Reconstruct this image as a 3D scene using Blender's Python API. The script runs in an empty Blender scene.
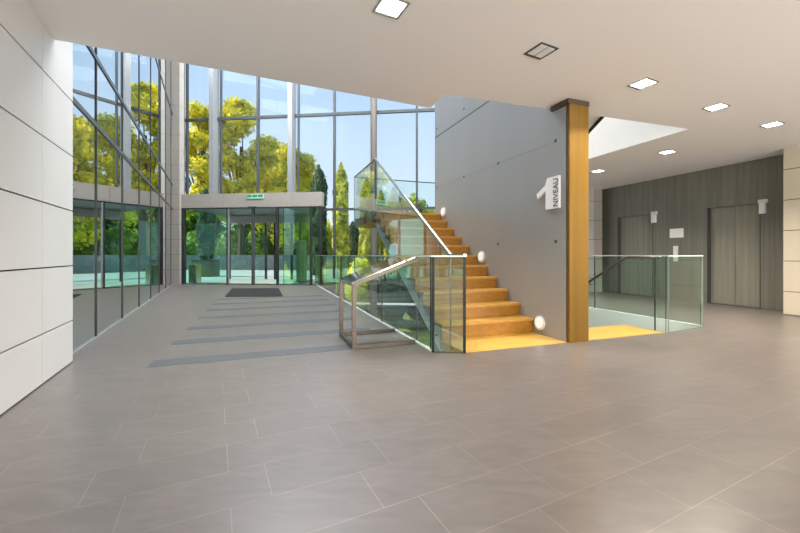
import bpy, bmesh, math, random
import numpy as np
from mathutils import Vector, Matrix

sc = bpy.context.scene
COL = sc.collection
V = Vector
random.seed(7)

# ------------------------------------------------------------------ camera, world, sun, big lights, exposure
F_PX, HZ = 372.0, 255.0
cam_d = bpy.data.cameras.new('camera')
cam_d.sensor_width = 36.0
cam_d.lens = F_PX / 800 * 36.0
cam_d.shift_y = -(533 / 2 - HZ) / 800
cam_d.clip_start, cam_d.clip_end = 0.05, 400
cam = bpy.data.objects.new('camera', cam_d)
COL.objects.link(cam)
cam.location = (0, 0, 1.05)
cam.rotation_euler = (math.pi / 2, 0, 0)
sc.camera = cam

vs = sc.view_settings
vs.view_transform = 'Standard'; vs.look = 'None'; vs.gamma = 1.0
vs.exposure = 0.35
vs.use_curve_mapping = False
sc.cycles.transparent_max_bounces = 40
sc.cycles.max_bounces = 14
sc.cycles.diffuse_bounces = 6
sc.cycles.glossy_bounces = 6
sc.cycles.sample_clamp_indirect = 6.0
sc.cycles.caustics_reflective = False
sc.cycles.caustics_refractive = False

def make_world():
    w = bpy.data.worlds.new('sky'); sc.world = w
    w.use_nodes = True
    nt = w.node_tree; nt.nodes.clear()
    out = nt.nodes.new('ShaderNodeOutputWorld')
    bg = nt.nodes.new('ShaderNodeBackground')
    tc = nt.nodes.new('ShaderNodeTexCoord')
    sep = nt.nodes.new('ShaderNodeSeparateXYZ')
    ramp = nt.nodes.new('ShaderNodeValToRGB')
    els = ramp.color_ramp.elements
    els[0].position = 0.0; els[0].color = (0.58, 0.65, 0.72, 1)
    els[1].position = 1.0; els[1].color = (0.16, 0.36, 0.80, 1)
    e = els.new(0.18); e.color = (0.47, 0.57, 0.70, 1)
    e = els.new(0.42); e.color = (0.35, 0.49, 0.70, 1)
    e = els.new(0.62); e.color = (0.24, 0.41, 0.68, 1)
    nt.links.new(tc.outputs['Generated'], sep.inputs[0])
    nt.links.new(sep.outputs['Z'], ramp.inputs[0])
    nt.links.new(ramp.outputs[0], bg.inputs[0])
    bg.inputs[1].default_value = 1.2
    nt.links.new(bg.outputs[0], out.inputs[0])
make_world()

def area(name, loc, direction, sx, sy, energy, color):
    d = bpy.data.lights.new(name, 'AREA')
    d.shape = 'RECTANGLE'; d.size = sx; d.size_y = sy
    d.energy = energy; d.color = color
    o = bpy.data.objects.new(name, d); COL.objects.link(o)
    o.location = loc
    o.rotation_euler = V(direction).to_track_quat('-Z', 'Y').to_euler()
    return o

sun_d = bpy.data.lights.new('sun', 'SUN')
sun_d.energy = 8.0; sun_d.angle = math.radians(0.6); sun_d.color = (1.0, 0.90, 0.70)
sun = bpy.data.objects.new('sun', sun_d); COL.objects.link(sun)
sun.rotation_euler = V((0.95, -0.07, -0.60)).to_track_quat('-Z', 'Y').to_euler()

# frames of the building: E1/E2 main hall grid, U/T stair grid, W end wall
A1 = math.radians(26.5)
E1 = V((math.cos(A1), math.sin(A1), 0)); E2 = V((-math.sin(A1), math.cos(A1), 0))
A2 = math.radians(20.0)
EU = V((math.cos(A2), math.sin(A2), 0)); ET = V((-math.sin(A2), math.cos(A2), 0))
EW = V((0.9938, -0.111, 0)).normalized(); EN = V((EW.y, -EW.x, 0)); EN = -EN   # EN points outdoors
UP = V((0, 0, 1))
O_S = V((0.708, 3.99, 0))
def H(a, b, z=0): return E1 * a + E2 * b + UP * z
def S(u, t, z=0): return O_S + EU * u + ET * t + UP * z
G0 = V((-5.525, 13.70, 0)); F0 = V((-5.28, 13.10, 0))
def G(s, n=0, z=0): return G0 + EW * s + EN * n + UP * z
def s_at(px, base=G0):
    k = (px - 400) / F_PX
    return (k * base.y - base.x) / (EW.x - k * EW.y)
CEIL = 2.92
TOP = 11.5
# fill lights added to brighten the hall, all out of view
area('fill_rear', H(3.4, -4.72, 1.45), E2 + UP * 0.70, 8.6, 2.3, 700, (1.0, 0.96, 0.91))  # added behind the viewpoint, tilted up to brighten the ceiling
area('fill_atrium_roof', H(1.9, 10.6, TOP - 0.25), -UP, 4.4, 6.0, 1750, (0.90, 0.95, 1.0))  # added under the closed roof to brighten the atrium
area('fill_stair_roof', S(2.9, 3.2, TOP - 0.25), -UP, 2.6, 5.0, 780, (0.93, 0.96, 1.0))  # added under the closed roof to brighten the stair void

# ------------------------------------------------------------------ helpers
MATS = {}
def new_mat(name):
    m = bpy.data.materials.new(name); m.use_nodes = True
    MATS[name] = m
    return m, m.node_tree, m.node_tree.nodes['Principled BSDF']
def pbr(name, col, rough=0.5, metal=0.0, spec=0.5, noise=None, nscale=4.0, stretch=(1, 1, 1), emit=None, estr=0.0, bump=0.0):
    m, nt, p = new_mat(name)
    p.inputs['Base Color'].default_value = (*col, 1)
    p.inputs['Roughness'].default_value = rough
    p.inputs['Metallic'].default_value = metal
    p.inputs['Specular IOR Level'].default_value = spec
    if emit:
        p.inputs['Emission Color'].default_value = (*emit, 1); p.inputs['Emission Strength'].default_value = estr
    if noise is not None:
        tc = nt.nodes.new('ShaderNodeTexCoord'); mp = nt.nodes.new('ShaderNodeMapping')
        mp.inputs['Scale'].default_value = stretch
        nz = nt.nodes.new('ShaderNodeTexNoise'); nz.inputs['Scale'].default_value = nscale; nz.inputs['Detail'].default_value = 5
        mx = nt.nodes.new('ShaderNodeMix'); mx.data_type = 'RGBA'
        mx.inputs[6].default_value = (*[c * (1 - noise) for c in col], 1)
        mx.inputs[7].default_value = (*[min(1, c * (1 + noise)) for c in col], 1)
        nt.links.new(tc.outputs['Object'], mp.inputs[0]); nt.links.new(mp.outputs[0], nz.inputs['Vector'])
        nt.links.new(nz.outputs['Fac'], mx.inputs[0]); nt.links.new(mx.outputs[2], p.inputs['Base Color'])
        if bump:
            b = nt.nodes.new('ShaderNodeBump'); b.inputs['Strength'].default_value = bump; b.inputs['Distance'].default_value = 0.01
            nt.links.new(nz.outputs['Fac'], b.inputs['Height']); nt.links.new(b.outputs[0], p.inputs['Normal'])
    return m
def glass(name, tint, ior=1.5, gloss=(1, 1, 1)):
    m = bpy.data.materials.new(name); m.use_nodes = True; MATS[name] = m
    nt = m.node_tree; nt.nodes.clear()
    out = nt.nodes.new('ShaderNodeOutputMaterial'); mix = nt.nodes.new('ShaderNodeMixShader')
    tr = nt.nodes.new('ShaderNodeBsdfTransparent'); gl = nt.nodes.new('ShaderNodeBsdfGlossy')
    fr = nt.nodes.new('ShaderNodeFresnel'); geo = nt.nodes.new('ShaderNodeNewGeometry')
    # on back faces use the inverse ratio so both faces of the sheet reflect alike
    mm = nt.nodes.new('ShaderNodeMix'); mm.data_type = 'FLOAT'
    mm.inputs[2].default_value = ior; mm.inputs[3].default_value = 1.0 / (1.0 / ior)
    fr.inputs['IOR'].default_value = ior
    tr.inputs[0].default_value = (*tint, 1); gl.inputs[0].default_value = (*gloss, 1); gl.inputs['Roughness'].default_value = 0.0
    # reflect on the face that looks outward only (thin sheet), doubled
    mul = nt.nodes.new('ShaderNodeMath'); mul.operation = 'MULTIPLY'
    sub = nt.nodes.new('ShaderNodeMath'); sub.operation = 'SUBTRACT'; sub.inputs[0].default_value = 1.0
    nt.links.new(geo.outputs['Backfacing'], sub.inputs[1])
    dbl = nt.nodes.new('ShaderNodeMath'); dbl.operation = 'MULTIPLY'; dbl.inputs[1].default_value = 1.7; dbl.use_clamp = True
    nt.links.new(fr.outputs[0], dbl.inputs[0])
    nt.links.new(dbl.outputs[0], mul.inputs[0]); nt.links.new(sub.outputs[0], mul.inputs[1])
    nt.links.new(mul.outputs[0], mix.inputs[0]); nt.links.new(tr.outputs[0], mix.inputs[1]); nt.links.new(gl.outputs[0], mix.inputs[2])
    nt.links.new(mix.outputs[0], out.inputs[0])
    return m

class MB:
    def __init__(s): s.v = []; s.f = []; s.m = []
    def add(s, verts, faces, mi=0):
        b = len(s.v); s.v += [V(x) for x in verts]
        for f in faces: s.f.append([b + i for i in f]); s.m.append(mi)
    def box(s, o, ax, ay, az, mi=0, mis=None):
        """corner o and three edge vectors; mis = material per (ax, ay, az) face pair"""
        o, ax, ay, az = V(o), V(ax), V(ay), V(az)
        if ax.cross(ay).dot(az) < 0: o = o + ax; ax = -ax
        vs = [o, o + ax, o + ax + ay, o + ay, o + az, o + ax + az, o + ax + ay + az, o + ay + az]
        fs = [(0, 3, 2, 1), (4, 5, 6, 7), (0, 1, 5, 4), (2, 3, 7, 6), (1, 2, 6, 5), (3, 0, 4, 7)]
        m3 = mis or (mi, mi, mi)
        b = len(s.v); s.v += vs
        for f, k in zip(fs, (2, 2, 1, 1, 0, 0)): s.f.append([b + i for i in f]); s.m.append(m3[k])
        return s
    def bar(s, p, q, w, h, side, mi=0):
        """rectangular bar between p and q, width w along side, height h along the third axis, centred"""
        p, q = V(p), V(q); d = (q - p); side = V(side).normalized(); n = d.normalized().cross(side).normalized()
        return s.box(p - side * w / 2 - n * h / 2, d, side * w, n * h, mi)
    def prism(s, poly, vec, mi=0, mside=None):
        bm = bmesh.new(); vec = V(vec)
        vv = [bm.verts.new(p) for p in poly]
        f = bm.faces.new(vv); f.normal_update()
        if f.normal.dot(vec) > 0: f.normal_flip()
        tri = bmesh.ops.triangulate(bm, faces=[f])
        bm.verts.index_update()
        b = len(s.v); n = len(poly)
        s.v += [V(p) for p in poly] + [V(p) + vec for p in poly]
        for t in bm.faces:
            ix = [x.index for x in t.verts]
            s.f.append([b + i for i in ix]); s.m.append(mi)
            s.f.append([b + n + i for i in reversed(ix)]); s.m.append(mi)
        bm.free()
        nrm = V((0, 0, 0))
        for i in range(n): nrm += V(poly[i]).cross(V(poly[(i + 1) % n]))
        flip = nrm.dot(vec) < 0
        for i in range(n):
            j = (i + 1) % n
            q = [b + i, b + j, b + n + j, b + n + i]
            if flip: q.reverse()
            s.f.append(q); s.m.append(mi if mside is None else mside)
        return s
    def tube(s, pts, r, n=12, mi=0, radii=None):
        pts = [V(p) for p in pts]; b = len(s.v)
        for i, p in enumerate(pts):
            d = (pts[min(i + 1, len(pts) - 1)] - pts[max(i - 1, 0)]).normalized()
            a = d.orthogonal().normalized() if i == 0 else (last - d * last.dot(d)).normalized()
            last = a; c = d.cross(a); rr = radii[i] if radii else r
            for k in range(n):
                an = 2 * math.pi * k / n; s.v.append(p + (a * math.cos(an) + c * math.sin(an)) * rr)
        for i in range(len(pts) - 1):
            for k in range(n):
                k2 = (k + 1) % n
                s.f.append([b + i * n + k, b + i * n + k2, b + (i + 1) * n + k2, b + (i + 1) * n + k]); s.m.append(mi)
        s.f.append([b + k for k in reversed(range(n))]); s.m.append(mi)
        e = b + (len(pts) - 1) * n
        s.f.append([e + k for k in range(n)]); s.m.append(mi)
        return s
    def build(s, name, mats, parent=None, kind=None, label=None, cat=None, group=None, loc=None, bevel=0.0, smooth=False):
        if not isinstance(mats, (list, tuple)): mats = [mats]
        if parent is not None: org = world_loc(parent)
        elif loc is not None: org = V(loc)
        else:
            a = np.array([tuple(v) for v in s.v]); lo = a.min(0); hi = a.max(0)
            org = V(((lo[0] + hi[0]) / 2, (lo[1] + hi[1]) / 2, lo[2]))
        me = bpy.data.meshes.new(name)
        me.from_pydata([tuple(v - org) for v in s.v], [], s.f)
        for m in mats: me.materials.append(MATS[m] if isinstance(m, str) else m)
        me.polygons.foreach_set('material_index', s.m)
        if smooth: me.polygons.foreach_set('use_smooth', [True] * len(s.f))
        me.validate(); me.update()
        o = bpy.data.objects.new(name, me); COL.objects.link(o)
        if parent is not None: o.parent = parent
        else: o.location = org
        if bevel:
            md = o.modifiers.new('edge', 'BEVEL'); md.width = bevel; md.segments = 2; md.limit_method = 'ANGLE'
        return tag(o, label, cat, group, kind)
def world_loc(o):
    l = V(o.location)
    while o.parent: o = o.parent; l += V(o.location)
    return l
def tag(o, label=None, cat=None, group=None, kind=None):
    if label: o['label'] = label
    if cat: o['category'] = cat
    if group: o['group'] = group
    if kind: o['kind'] = kind
    return o
def empty(name, loc, label=None, cat=None, group=None, kind=None):
    o = bpy.data.objects.new(name, None); COL.objects.link(o); o.location = V(loc); o.empty_display_size = 0.1
    return tag(o, label, cat, group, kind)
def box1(name, mat, o, ax, ay, az, parent=None, **k): return MB().box(o, ax, ay, az).build(name, mat, parent, **k)

# ------------------------------------------------------------------ materials
def floor_material():
    m, nt, p = new_mat('slate_tile')
    tc = nt.nodes.new('ShaderNodeNewGeometry'); mp = nt.nodes.new('ShaderNodeMapping')
    mp.inputs['Rotation'].default_value = (0, 0, -A1)
    mp.inputs['Location'].default_value = (-0.0596 + 0.57 * 10, 0.013 + 0.285 * 40, 0)
    br = nt.nodes.new('ShaderNodeTexBrick')
    br.inputs['Scale'].default_value = 1.0; br.inputs['Brick Width'].default_value = 0.57; br.inputs['Row Height'].default_value = 0.285
    br.inputs['Mortar Size'].default_value = 0.0022; br.inputs['Mortar Smooth'].default_value = 0.2; br.inputs['Bias'].default_value = 0.0
    br.offset = 0.71; br.offset_frequency = 2; br.squash = 1.0
    br.inputs['Color1'].default_value = (0.124, 0.105, 0.095, 1); br.inputs['Color2'].default_value = (0.138, 0.117, 0.106, 1)
    br.inputs['Mortar'].default_value = (0.29, 0.235, 0.19, 1)
    nt.links.new(tc.outputs['Position'], mp.inputs[0]); nt.links.new(mp.outputs[0], br.inputs['Vector'])
    mp2 = nt.nodes.new('ShaderNodeMapping'); mp2.inputs['Rotation'].default_value = (0, 0, 0.5); mp2.inputs['Scale'].default_value = (1.6, 5.0, 1)
    nz = nt.nodes.new('ShaderNodeTexNoise'); nz.inputs['Scale'].default_value = 2.3; nz.inputs['Detail'].default_value = 8; nz.inputs['Distortion'].default_value = 1.2
    nt.links.new(tc.outputs['Position'], mp2.inputs[0]); nt.links.new(mp2.outputs[0], nz.inputs['Vector'])
    rr = nt.nodes.new('ShaderNodeMapRange'); rr.inputs[1].default_value = 0.3; rr.inputs[2].default_value = 0.7
    rr.inputs[3].default_value = 0.86; rr.inputs[4].default_value = 1.12
    nt.links.new(nz.outputs['Fac'], rr.inputs[0])
    mx = nt.nodes.new('ShaderNodeMix'); mx.data_type = 'RGBA'; mx.blend_type = 'MULTIPLY'; mx.inputs[0].default_value = 1.0
    cmb = nt.nodes.new('ShaderNodeCombineColor')
    for i in range(3): nt.links.new(rr.outputs[0], cmb.inputs[i])
    fade = nt.nodes.new('ShaderNodeTexNoise'); fade.inputs['Scale'].default_value = 1.1; fade.inputs['Detail'].default_value = 2
    fr = nt.nodes.new('ShaderNodeMapRange'); fr.inputs[1].default_value = 0.38; fr.inputs[2].default_value = 0.62; fr.inputs[3].default_value = 0.35; fr.inputs[4].default_value = 1.0
    nt.links.new(tc.outputs['Position'], fade.inputs['Vector']); nt.links.new(fade.outputs['Fac'], fr.inputs[0])
    mo = nt.nodes.new('ShaderNodeMix'); mo.data_type = 'RGBA'
    mo.inputs[6].default_value = (0.140, 0.120, 0.109, 1); mo.inputs[7].default_value = (0.28, 0.225, 0.18, 1)
    nt.links.new(fr.outputs[0], mo.inputs[0]); nt.links.new(mo.outputs[2], br.inputs['Mortar'])
    nt.links.new(br.outputs['Color'], mx.inputs[6]); nt.links.new(cmb.outputs[0], mx.inputs[7])
    nt.links.new(mx.outputs[2], p.inputs['Base Color'])
    p.inputs['Roughness'].default_value = 0.31
    p.inputs['Specular IOR Level'].default_value = 1.0
    b = nt.nodes.new('ShaderNodeBump'); b.inputs['Strength'].default_value = 0.12; b.inputs['Distance'].default_value = 0.004
    nt.links.new(nz.outputs['Fac'], b.inputs['Height']); nt.links.new(b.outputs[0], p.inputs['Normal'])
floor_material()

def wood_material(name, col, rough=0.38):
    m, nt, p = new_mat(name)
    geo = nt.nodes.new('ShaderNodeNewGeometry'); mp = nt.nodes.new('ShaderNodeMapping')
    mp.inputs['Rotation'].default_value = (0, 0, -A2); mp.inputs['Scale'].default_value = (1.2, 14, 14)
    nz = nt.nodes.new('ShaderNodeTexNoise'); nz.inputs['Scale'].default_value = 2.2; nz.inputs['Detail'].default_value = 6; nz.inputs['Distortion'].default_value = 0.8
    rp = nt.nodes.new('ShaderNodeValToRGB')
    rp.color_ramp.elements[0].position = 0.25; rp.color_ramp.elements[0].color = (*[c * 0.72 for c in col], 1)
    rp.color_ramp.elements[1].position = 0.75; rp.color_ramp.elements[1].color = (*[c * 1.2 for c in col], 1)
    nt.links.new(geo.outputs['Position'], mp.inputs[0]); nt.links.new(mp.outputs[0], nz.inputs['Vector'])
    nt.links.new(nz.outputs['Fac'], rp.inputs[0]); nt.links.new(rp.outputs[0], p.inputs['Base Color'])
    p.inputs['Roughness'].default_value = rough
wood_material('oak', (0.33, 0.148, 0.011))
wood_material('oak_tread_lit', (0.50, 0.26, 0.045))  # paler oak, puts the bright lit tread tops into the colour
wood_material('oak_pale', (0.60, 0.34, 0.065))

def grain_material(name, col, metal=0.35, rough=0.42):
    m, nt, p = new_mat(name)
    geo = nt.nodes.new('ShaderNodeNewGeometry'); mp = nt.nodes.new('ShaderNodeMapping')
    mp.inputs['Scale'].default_value = (9, 9, 0.35)
    nz = nt.nodes.new('ShaderNodeTexNoise'); nz.inputs['Scale'].default_value = 1.7; nz.inputs['Detail'].default_value = 5
    rp = nt.nodes.new('ShaderNodeValToRGB')
    rp.color_ramp.elements[0].position = 0.25; rp.color_ramp.elements[0].color = (*[c * 0.82 for c in col], 1)
    rp.color_ramp.elements[1].position = 0.78; rp.color_ramp.elements[1].color = (*[c * 1.2 for c in col], 1)
    nt.links.new(geo.outputs['Position'], mp.inputs[0]); nt.links.new(mp.outputs[0], nz.inputs['Vector'])
    nt.links.new(nz.outputs['Fac'], rp.inputs[0]); nt.links.new(rp.outputs[0], p.inputs['Base Color'])
    p.inputs['Roughness'].default_value = rough; p.inputs['Metallic'].default_value = metal
grain_material('brushed_bronze_grey', (0.20, 0.194, 0.165))
grain_material('lift_door_metal', (0.30, 0.285, 0.24))
grain_material('bronze_gold', (0.20, 0.107, 0.012), metal=0.45, rough=0.40)

pbr('ceiling_paint', (0.84, 0.82, 0.80), 0.7)
pbr('white_paint', (0.82, 0.82, 0.80), 0.6)
pbr('panel_cream', (0.61, 0.60, 0.58), 0.45, noise=0.03, nscale=2)
pbr('panel_warm', (0.58, 0.52, 0.41), 0.45, noise=0.03, nscale=2)
pbr('stone_panel', (0.34, 0.31, 0.275), 0.55, noise=0.10, nscale=9)
pbr('panel_joint', (0.03, 0.03, 0.03), 0.8)
pbr('concrete', (0.30, 0.302, 0.30), 0.25, noise=0.08, nscale=1.4, stretch=(1, 1, 0.3), spec=0.9)
pbr('concrete_joint', (0.05, 0.05, 0.05), 0.8)
pbr('concrete_seam', (0.28, 0.28, 0.27), 0.6)
pbr('strip_dark', (0.072, 0.075, 0.078), 0.42, spec=0.4, noise=0.08, nscale=5)
pbr('mat_rubber', (0.026, 0.025, 0.024), 1.0, spec=0.1, noise=0.15, nscale=60)
pbr('frame_black', (0.012, 0.012, 0.013), 0.45)
pbr('frame_steel', (0.05, 0.055, 0.06), 0.4)
pbr('column_silver', (0.28, 0.285, 0.29), 0.35, metal=0.3)
pbr('column_brown', (0.14, 0.12, 0.10), 0.4, metal=0.3)
pbr('steel', (0.56, 0.54, 0.51), 0.24, metal=1.0)
pbr('steel_dark', (0.10, 0.10, 0.10), 0.4, metal=0.6)
pbr('steel_warm', (0.105, 0.085, 0.066), 0.35, metal=0.6)
pbr('glass_edge', (0.010, 0.022, 0.018), 0.2)
pbr('glass_edge_light', (0.62, 0.74, 0.68), 0.2)
pbr('lamp_glow', (0.9, 0.9, 0.88), 0.4, emit=(1.0, 0.97, 0.90), estr=9.0)
pbr('wall_lamp_glass', (0.85, 0.85, 0.84), 0.3, emit=(1, 0.98, 0.95), estr=0.25)
pbr('sign_white', (0.88, 0.88, 0.90), 0.4)
pbr('sign_grey', (0.10, 0.11, 0.12), 0.5)
pbr('exit_pale', (0.30, 0.62, 0.45), 0.4, emit=(0.3, 0.8, 0.5), estr=0.15)
pbr('exit_green', (0.005, 0.16, 0.06), 0.4, emit=(0.0, 0.35, 0.12), estr=0.15)
pbr('paper', (0.88, 0.88, 0.86), 0.7)
pbr('paving', (0.36, 0.36, 0.37), 0.8, noise=0.12, nscale=3)
pbr('grass', (0.17, 0.22, 0.05), 0.9, noise=0.4, nscale=3)
pbr('rubble_stone', (0.21, 0.205, 0.205), 0.9, noise=0.45, nscale=3.5)
pbr('render_beige', (0.56, 0.48, 0.36), 0.8, noise=0.06)
pbr('roof_tile', (0.30, 0.20, 0.14), 0.8, noise=0.2)
pbr('planter_brown', (0.13, 0.10, 0.06), 0.6, noise=0.1)
pbr('head_dark', (0.05, 0.036, 0.022), 0.5)
pbr('glass_edge_mid', (0.24, 0.33, 0.30), 0.2)
pbr('bark', (0.10, 0.075, 0.05), 0.9, noise=0.3, nscale=9)
pbr('totem_green', (0.12, 0.17, 0.07), 0.5, noise=0.1)
pbr('white_frame', (0.75, 0.77, 0.76), 0.4)
glass('glass_clear', (0.975, 0.99, 0.982), 1.22)
glass('glass_balustrade', (0.915, 0.98, 0.955), 1.3)
glass('glass_stair', (0.91, 0.975, 0.965), 2.1)
glass('glass_green', (0.80, 0.96, 0.91), 1.3)
def solar_glass():
    m, nt, p = new_mat('solar_glass')
    p.inputs['Base Color'].default_value = (0.72, 0.76, 0.76, 1)
    p.inputs['Metallic'].default_value = 1.0
    p.inputs['Roughness'].default_value = 0.0
    p.inputs['Specular Tint'].default_value = (1, 1, 1, 1)
solar_glass()
def leaf_mat(name, c1, c2, scale=1.2):
    m, nt, p = new_mat(name)
    geo = nt.nodes.new('ShaderNodeNewGeometry')
    nz = nt.nodes.new('ShaderNodeTexNoise'); nz.inputs['Scale'].default_value = scale; nz.inputs['Detail'].default_value = 4
    rp = nt.nodes.new('ShaderNodeValToRGB')
    rp.color_ramp.elements[0].position = 0.35; rp.color_ramp.elements[0].color = (*c1, 1)
    rp.color_ramp.elements[1].position = 0.65; rp.color_ramp.elements[1].color = (*c2, 1)
    nt.links.new(geo.outputs['Position'], nz.inputs['Vector']); nt.links.new(nz.outputs['Fac'], rp.inputs[0])
    nt.links.new(rp.outputs[0], p.inputs['Base Color'])
    p.inputs['Roughness'].default_value = 0.55
    tl = nt.nodes.new('ShaderNodeBsdfTranslucent'); nt.links.new(rp.outputs[0], tl.inputs[0])
    ms = nt.nodes.new('ShaderNodeMixShader'); ms.inputs[0].default_value = 0.45
    out = nt.nodes['Material Output']
    nt.links.new(p.outputs[0], ms.inputs[1]); nt.links.new(tl.outputs[0], ms.inputs[2]); nt.links.new(ms.outputs[0], out.inputs[0])
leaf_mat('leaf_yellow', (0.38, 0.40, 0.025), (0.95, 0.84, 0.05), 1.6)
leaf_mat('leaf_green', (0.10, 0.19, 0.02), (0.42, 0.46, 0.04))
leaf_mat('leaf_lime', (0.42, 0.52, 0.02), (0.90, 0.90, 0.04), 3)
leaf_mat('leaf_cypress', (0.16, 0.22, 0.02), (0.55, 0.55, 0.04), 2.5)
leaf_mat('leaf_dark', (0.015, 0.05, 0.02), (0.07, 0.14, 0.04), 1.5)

# ------------------------------------------------------------------ structure
FLOOR_EDGE_U = -0.31
t_end_l = 9.75
def line_x(p, d, q, e):   # intersection of p + a d with q + b e in the plan
    den = d.x * e.y - d.y * e.x
    a = ((q.x - p.x) * e.y - (q.y - p.y) * e.x) / den
    return p + d * a
AW = -1.245                                     # left wall plane (hall coordinate a)
corner_l = line_x(H(-1.336, 0), E2, G0, EW)
fe_end = line_x(S(FLOOR_EDGE_U, 0), ET, G0, EW)
RV = 3.98                                       # right edge of the stair void
rv_end = line_x(S(RV, 0), ET, G0, EW)
rear_b = -4.6
ELEV_U, RW_U = 7.04, 6.57
rr = line_x(S(RW_U, 0), ET, H(0, rear_b), E1)
lr = H(AW, rear_b)
e_far = line_x(S(ELEV_U + 0.02, 0), ET, G0, EW)
poly = [lr - E1 * 0.15, rr + EU * 0.02, S(RW_U + 0.02, 0.2), S(ELEV_U + 0.02, 0.2), e_far, rv_end, S(RV, 0.11), S(3.06, 0.0), S(0, 0), V((0.358, 4.04, 0)),
        fe_end, corner_l - EW * 0.15, H(-1.50, 4.78), H(AW - 0.15, 4.78)]
poly = [V((p.x, p.y, 0)) for p in poly]
MB().prism(poly, V((0, 0, -0.32)), 0, 1).build('floor', ['slate_tile', 'white_paint'], kind='structure', label='grey slate-look tiled lobby floor', loc=(0, 0, 0))
# lower level floor below the stair void
lp = [S(-1.2, -1.0, -3.2), S(5.0, -1.0, -3.2), S(5.0, 9.6, -3.2), line_x(S(-1.2, 0), ET, G0, EW) + V((0, 0, -3.2))]
MB().prism(lp, V((0, 0, -0.2))).build('floor_lower', 'slate_tile', kind='structure', loc=(0, 0, -3.4))

# ceiling with the atrium and stair openings
d_ = lambda px, y: V(((px - 400) / F_PX * 695.6 / (255 - y), 695.6 / (255 - y), CEIL))
eA, eB = d_(177, 62), d_(428, 107.6)
edge_dir = (eB - eA).normalized()
cl = line_x(eA, edge_dir, H(AW - 0.03, 0), E2); cl.z = CEIL
C1 = eB + edge_dir * 0.03; C2 = d_(445, 94.3); C3 = d_(689, 129)
C4 = line_x(C3, ET, G0, EW); C4.z = CEIL
lift = lambda p: V((p.x, p.y, CEIL))
cpoly = [lift(lr - E1 * 0.03), lift(rr + EU * 0.5), lift(S(ELEV_U + 0.4, 0.0)), lift(line_x(S(ELEV_U + 0.4, 0), ET, G0, EW)), C4, C3, C2, C1, cl]
MB().prism(cpoly, V((0, 0, 0.45)), 0, 1).build('ceiling', ['ceiling_paint', 'white_paint'], kind='structure', label='smooth off-white ceiling with recessed lights', loc=(0, 0, CEIL))

# left panelled wall
LW_END = 4.70
seams = [0.41 + 0.535 * k for k in range(5)]
def panel_wall(name, org, along, length, out, thick, z1, seam_z, seam_s, mat, label, gap=0.012, skirt=True, kind='structure'):
    """wall of flat panels with open dark joints: backing plus raised panels in one mesh"""
    mb = MB()
    mb.box(org + UP * 0.0, along * length, -out * thick, UP * z1, 1)
    zs = [0.0] + list(seam_z) + [z1]; ss = [0.0] + list(seam_s) + [length]
    for i in range(len(zs) - 1):
        for j in range(len(ss) - 1):
            g0 = (0.012 if skirt else 0) if i == 0 else gap / 2
            a0 = 0 if j == 0 else gap / 4; a1 = 0 if j == len(ss) - 2 else gap / 4
            z0_, z1_ = zs[i] + g0, zs[i + 1] - (0 if i == len(zs) - 2 else gap / 2)
            if z1_ <= z0_: continue
            mb.box(org + along * (ss[j] + a0) + UP * z0_, along * (ss[j + 1] - ss[j] - a0 - a1), out * 0.02, UP * (z1_ - z0_), 0)
    return mb.build(name, [mat, 'panel_joint'], kind=kind, label=label)
L_len = LW_END - rear_b
# joint position measured at hall b = 3.98 and every 2.6 m
ss_l = sorted([3.98 - rear_b - 2.6 * k for k in range(4) if 3.98 - rear_b - 2.6 * k > 0.1])
panel_wall('wall_left', H(AW - 0.02, rear_b), E2, L_len, E1, 0.33, CEIL, seams, ss_l, 'panel_cream', 'white panelled wall at the left of the lobby')
panel_wall('wall_left_upper', H(AW - 0.02, cl.dot(E2), CEIL), E2, LW_END - cl.dot(E2), E1, 0.33, TOP - CEIL, [0.135 + 0.535 * k for k in range(1, 15)], [3.98 - cl.dot(E2)], 'panel_cream', 'white panels above the left wall', skirt=False)

# left reflective curtain wall
w2 = empty('window_2', H(-1.336, 10), 'reflective glass curtain wall on the left of the hall', kind='structure')
b_end = corner_l.dot(E2)
mull_b = [4.72, 5.95, 7.456, 8.966, 10.476, 11.986, 13.496, 15.006, b_end - 0.02]
for i in range(len(mull_b) - 1):
    box1('pane', 'solar_glass', H(-1.36, mull_b[i]), E2 * (mull_b[i + 1] - mull_b[i] - 0.004), E1 * 0.012, UP * TOP, w2)
for b in mull_b[1:-1]:
    box1('mullion', 'frame_black', H(-1.347, b - 0.015), E2 * 0.03, E1 * 0.010, UP * TOP, w2)
for z in (2.70, 3.55, 6.08, 8.9):
    box1('transom', 'frame_steel', H(-1.347, mull_b[0], z - 0.03), E2 * (b_end - mull_b[0] - 0.1), E1 * 0.012, UP * 0.06, w2)
box1('sill', 'column_silver', H(-1.347, mull_b[0], 0), E2 * (b_end - mull_b[0] - 0.5), E1 * 0.022, UP * 0.018, w2)
box1('backing', 'frame_black', H(-1.7, 4.72), E2 * (b_end - 4.72), E1 * 0.3, UP * TOP, w2)

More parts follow.
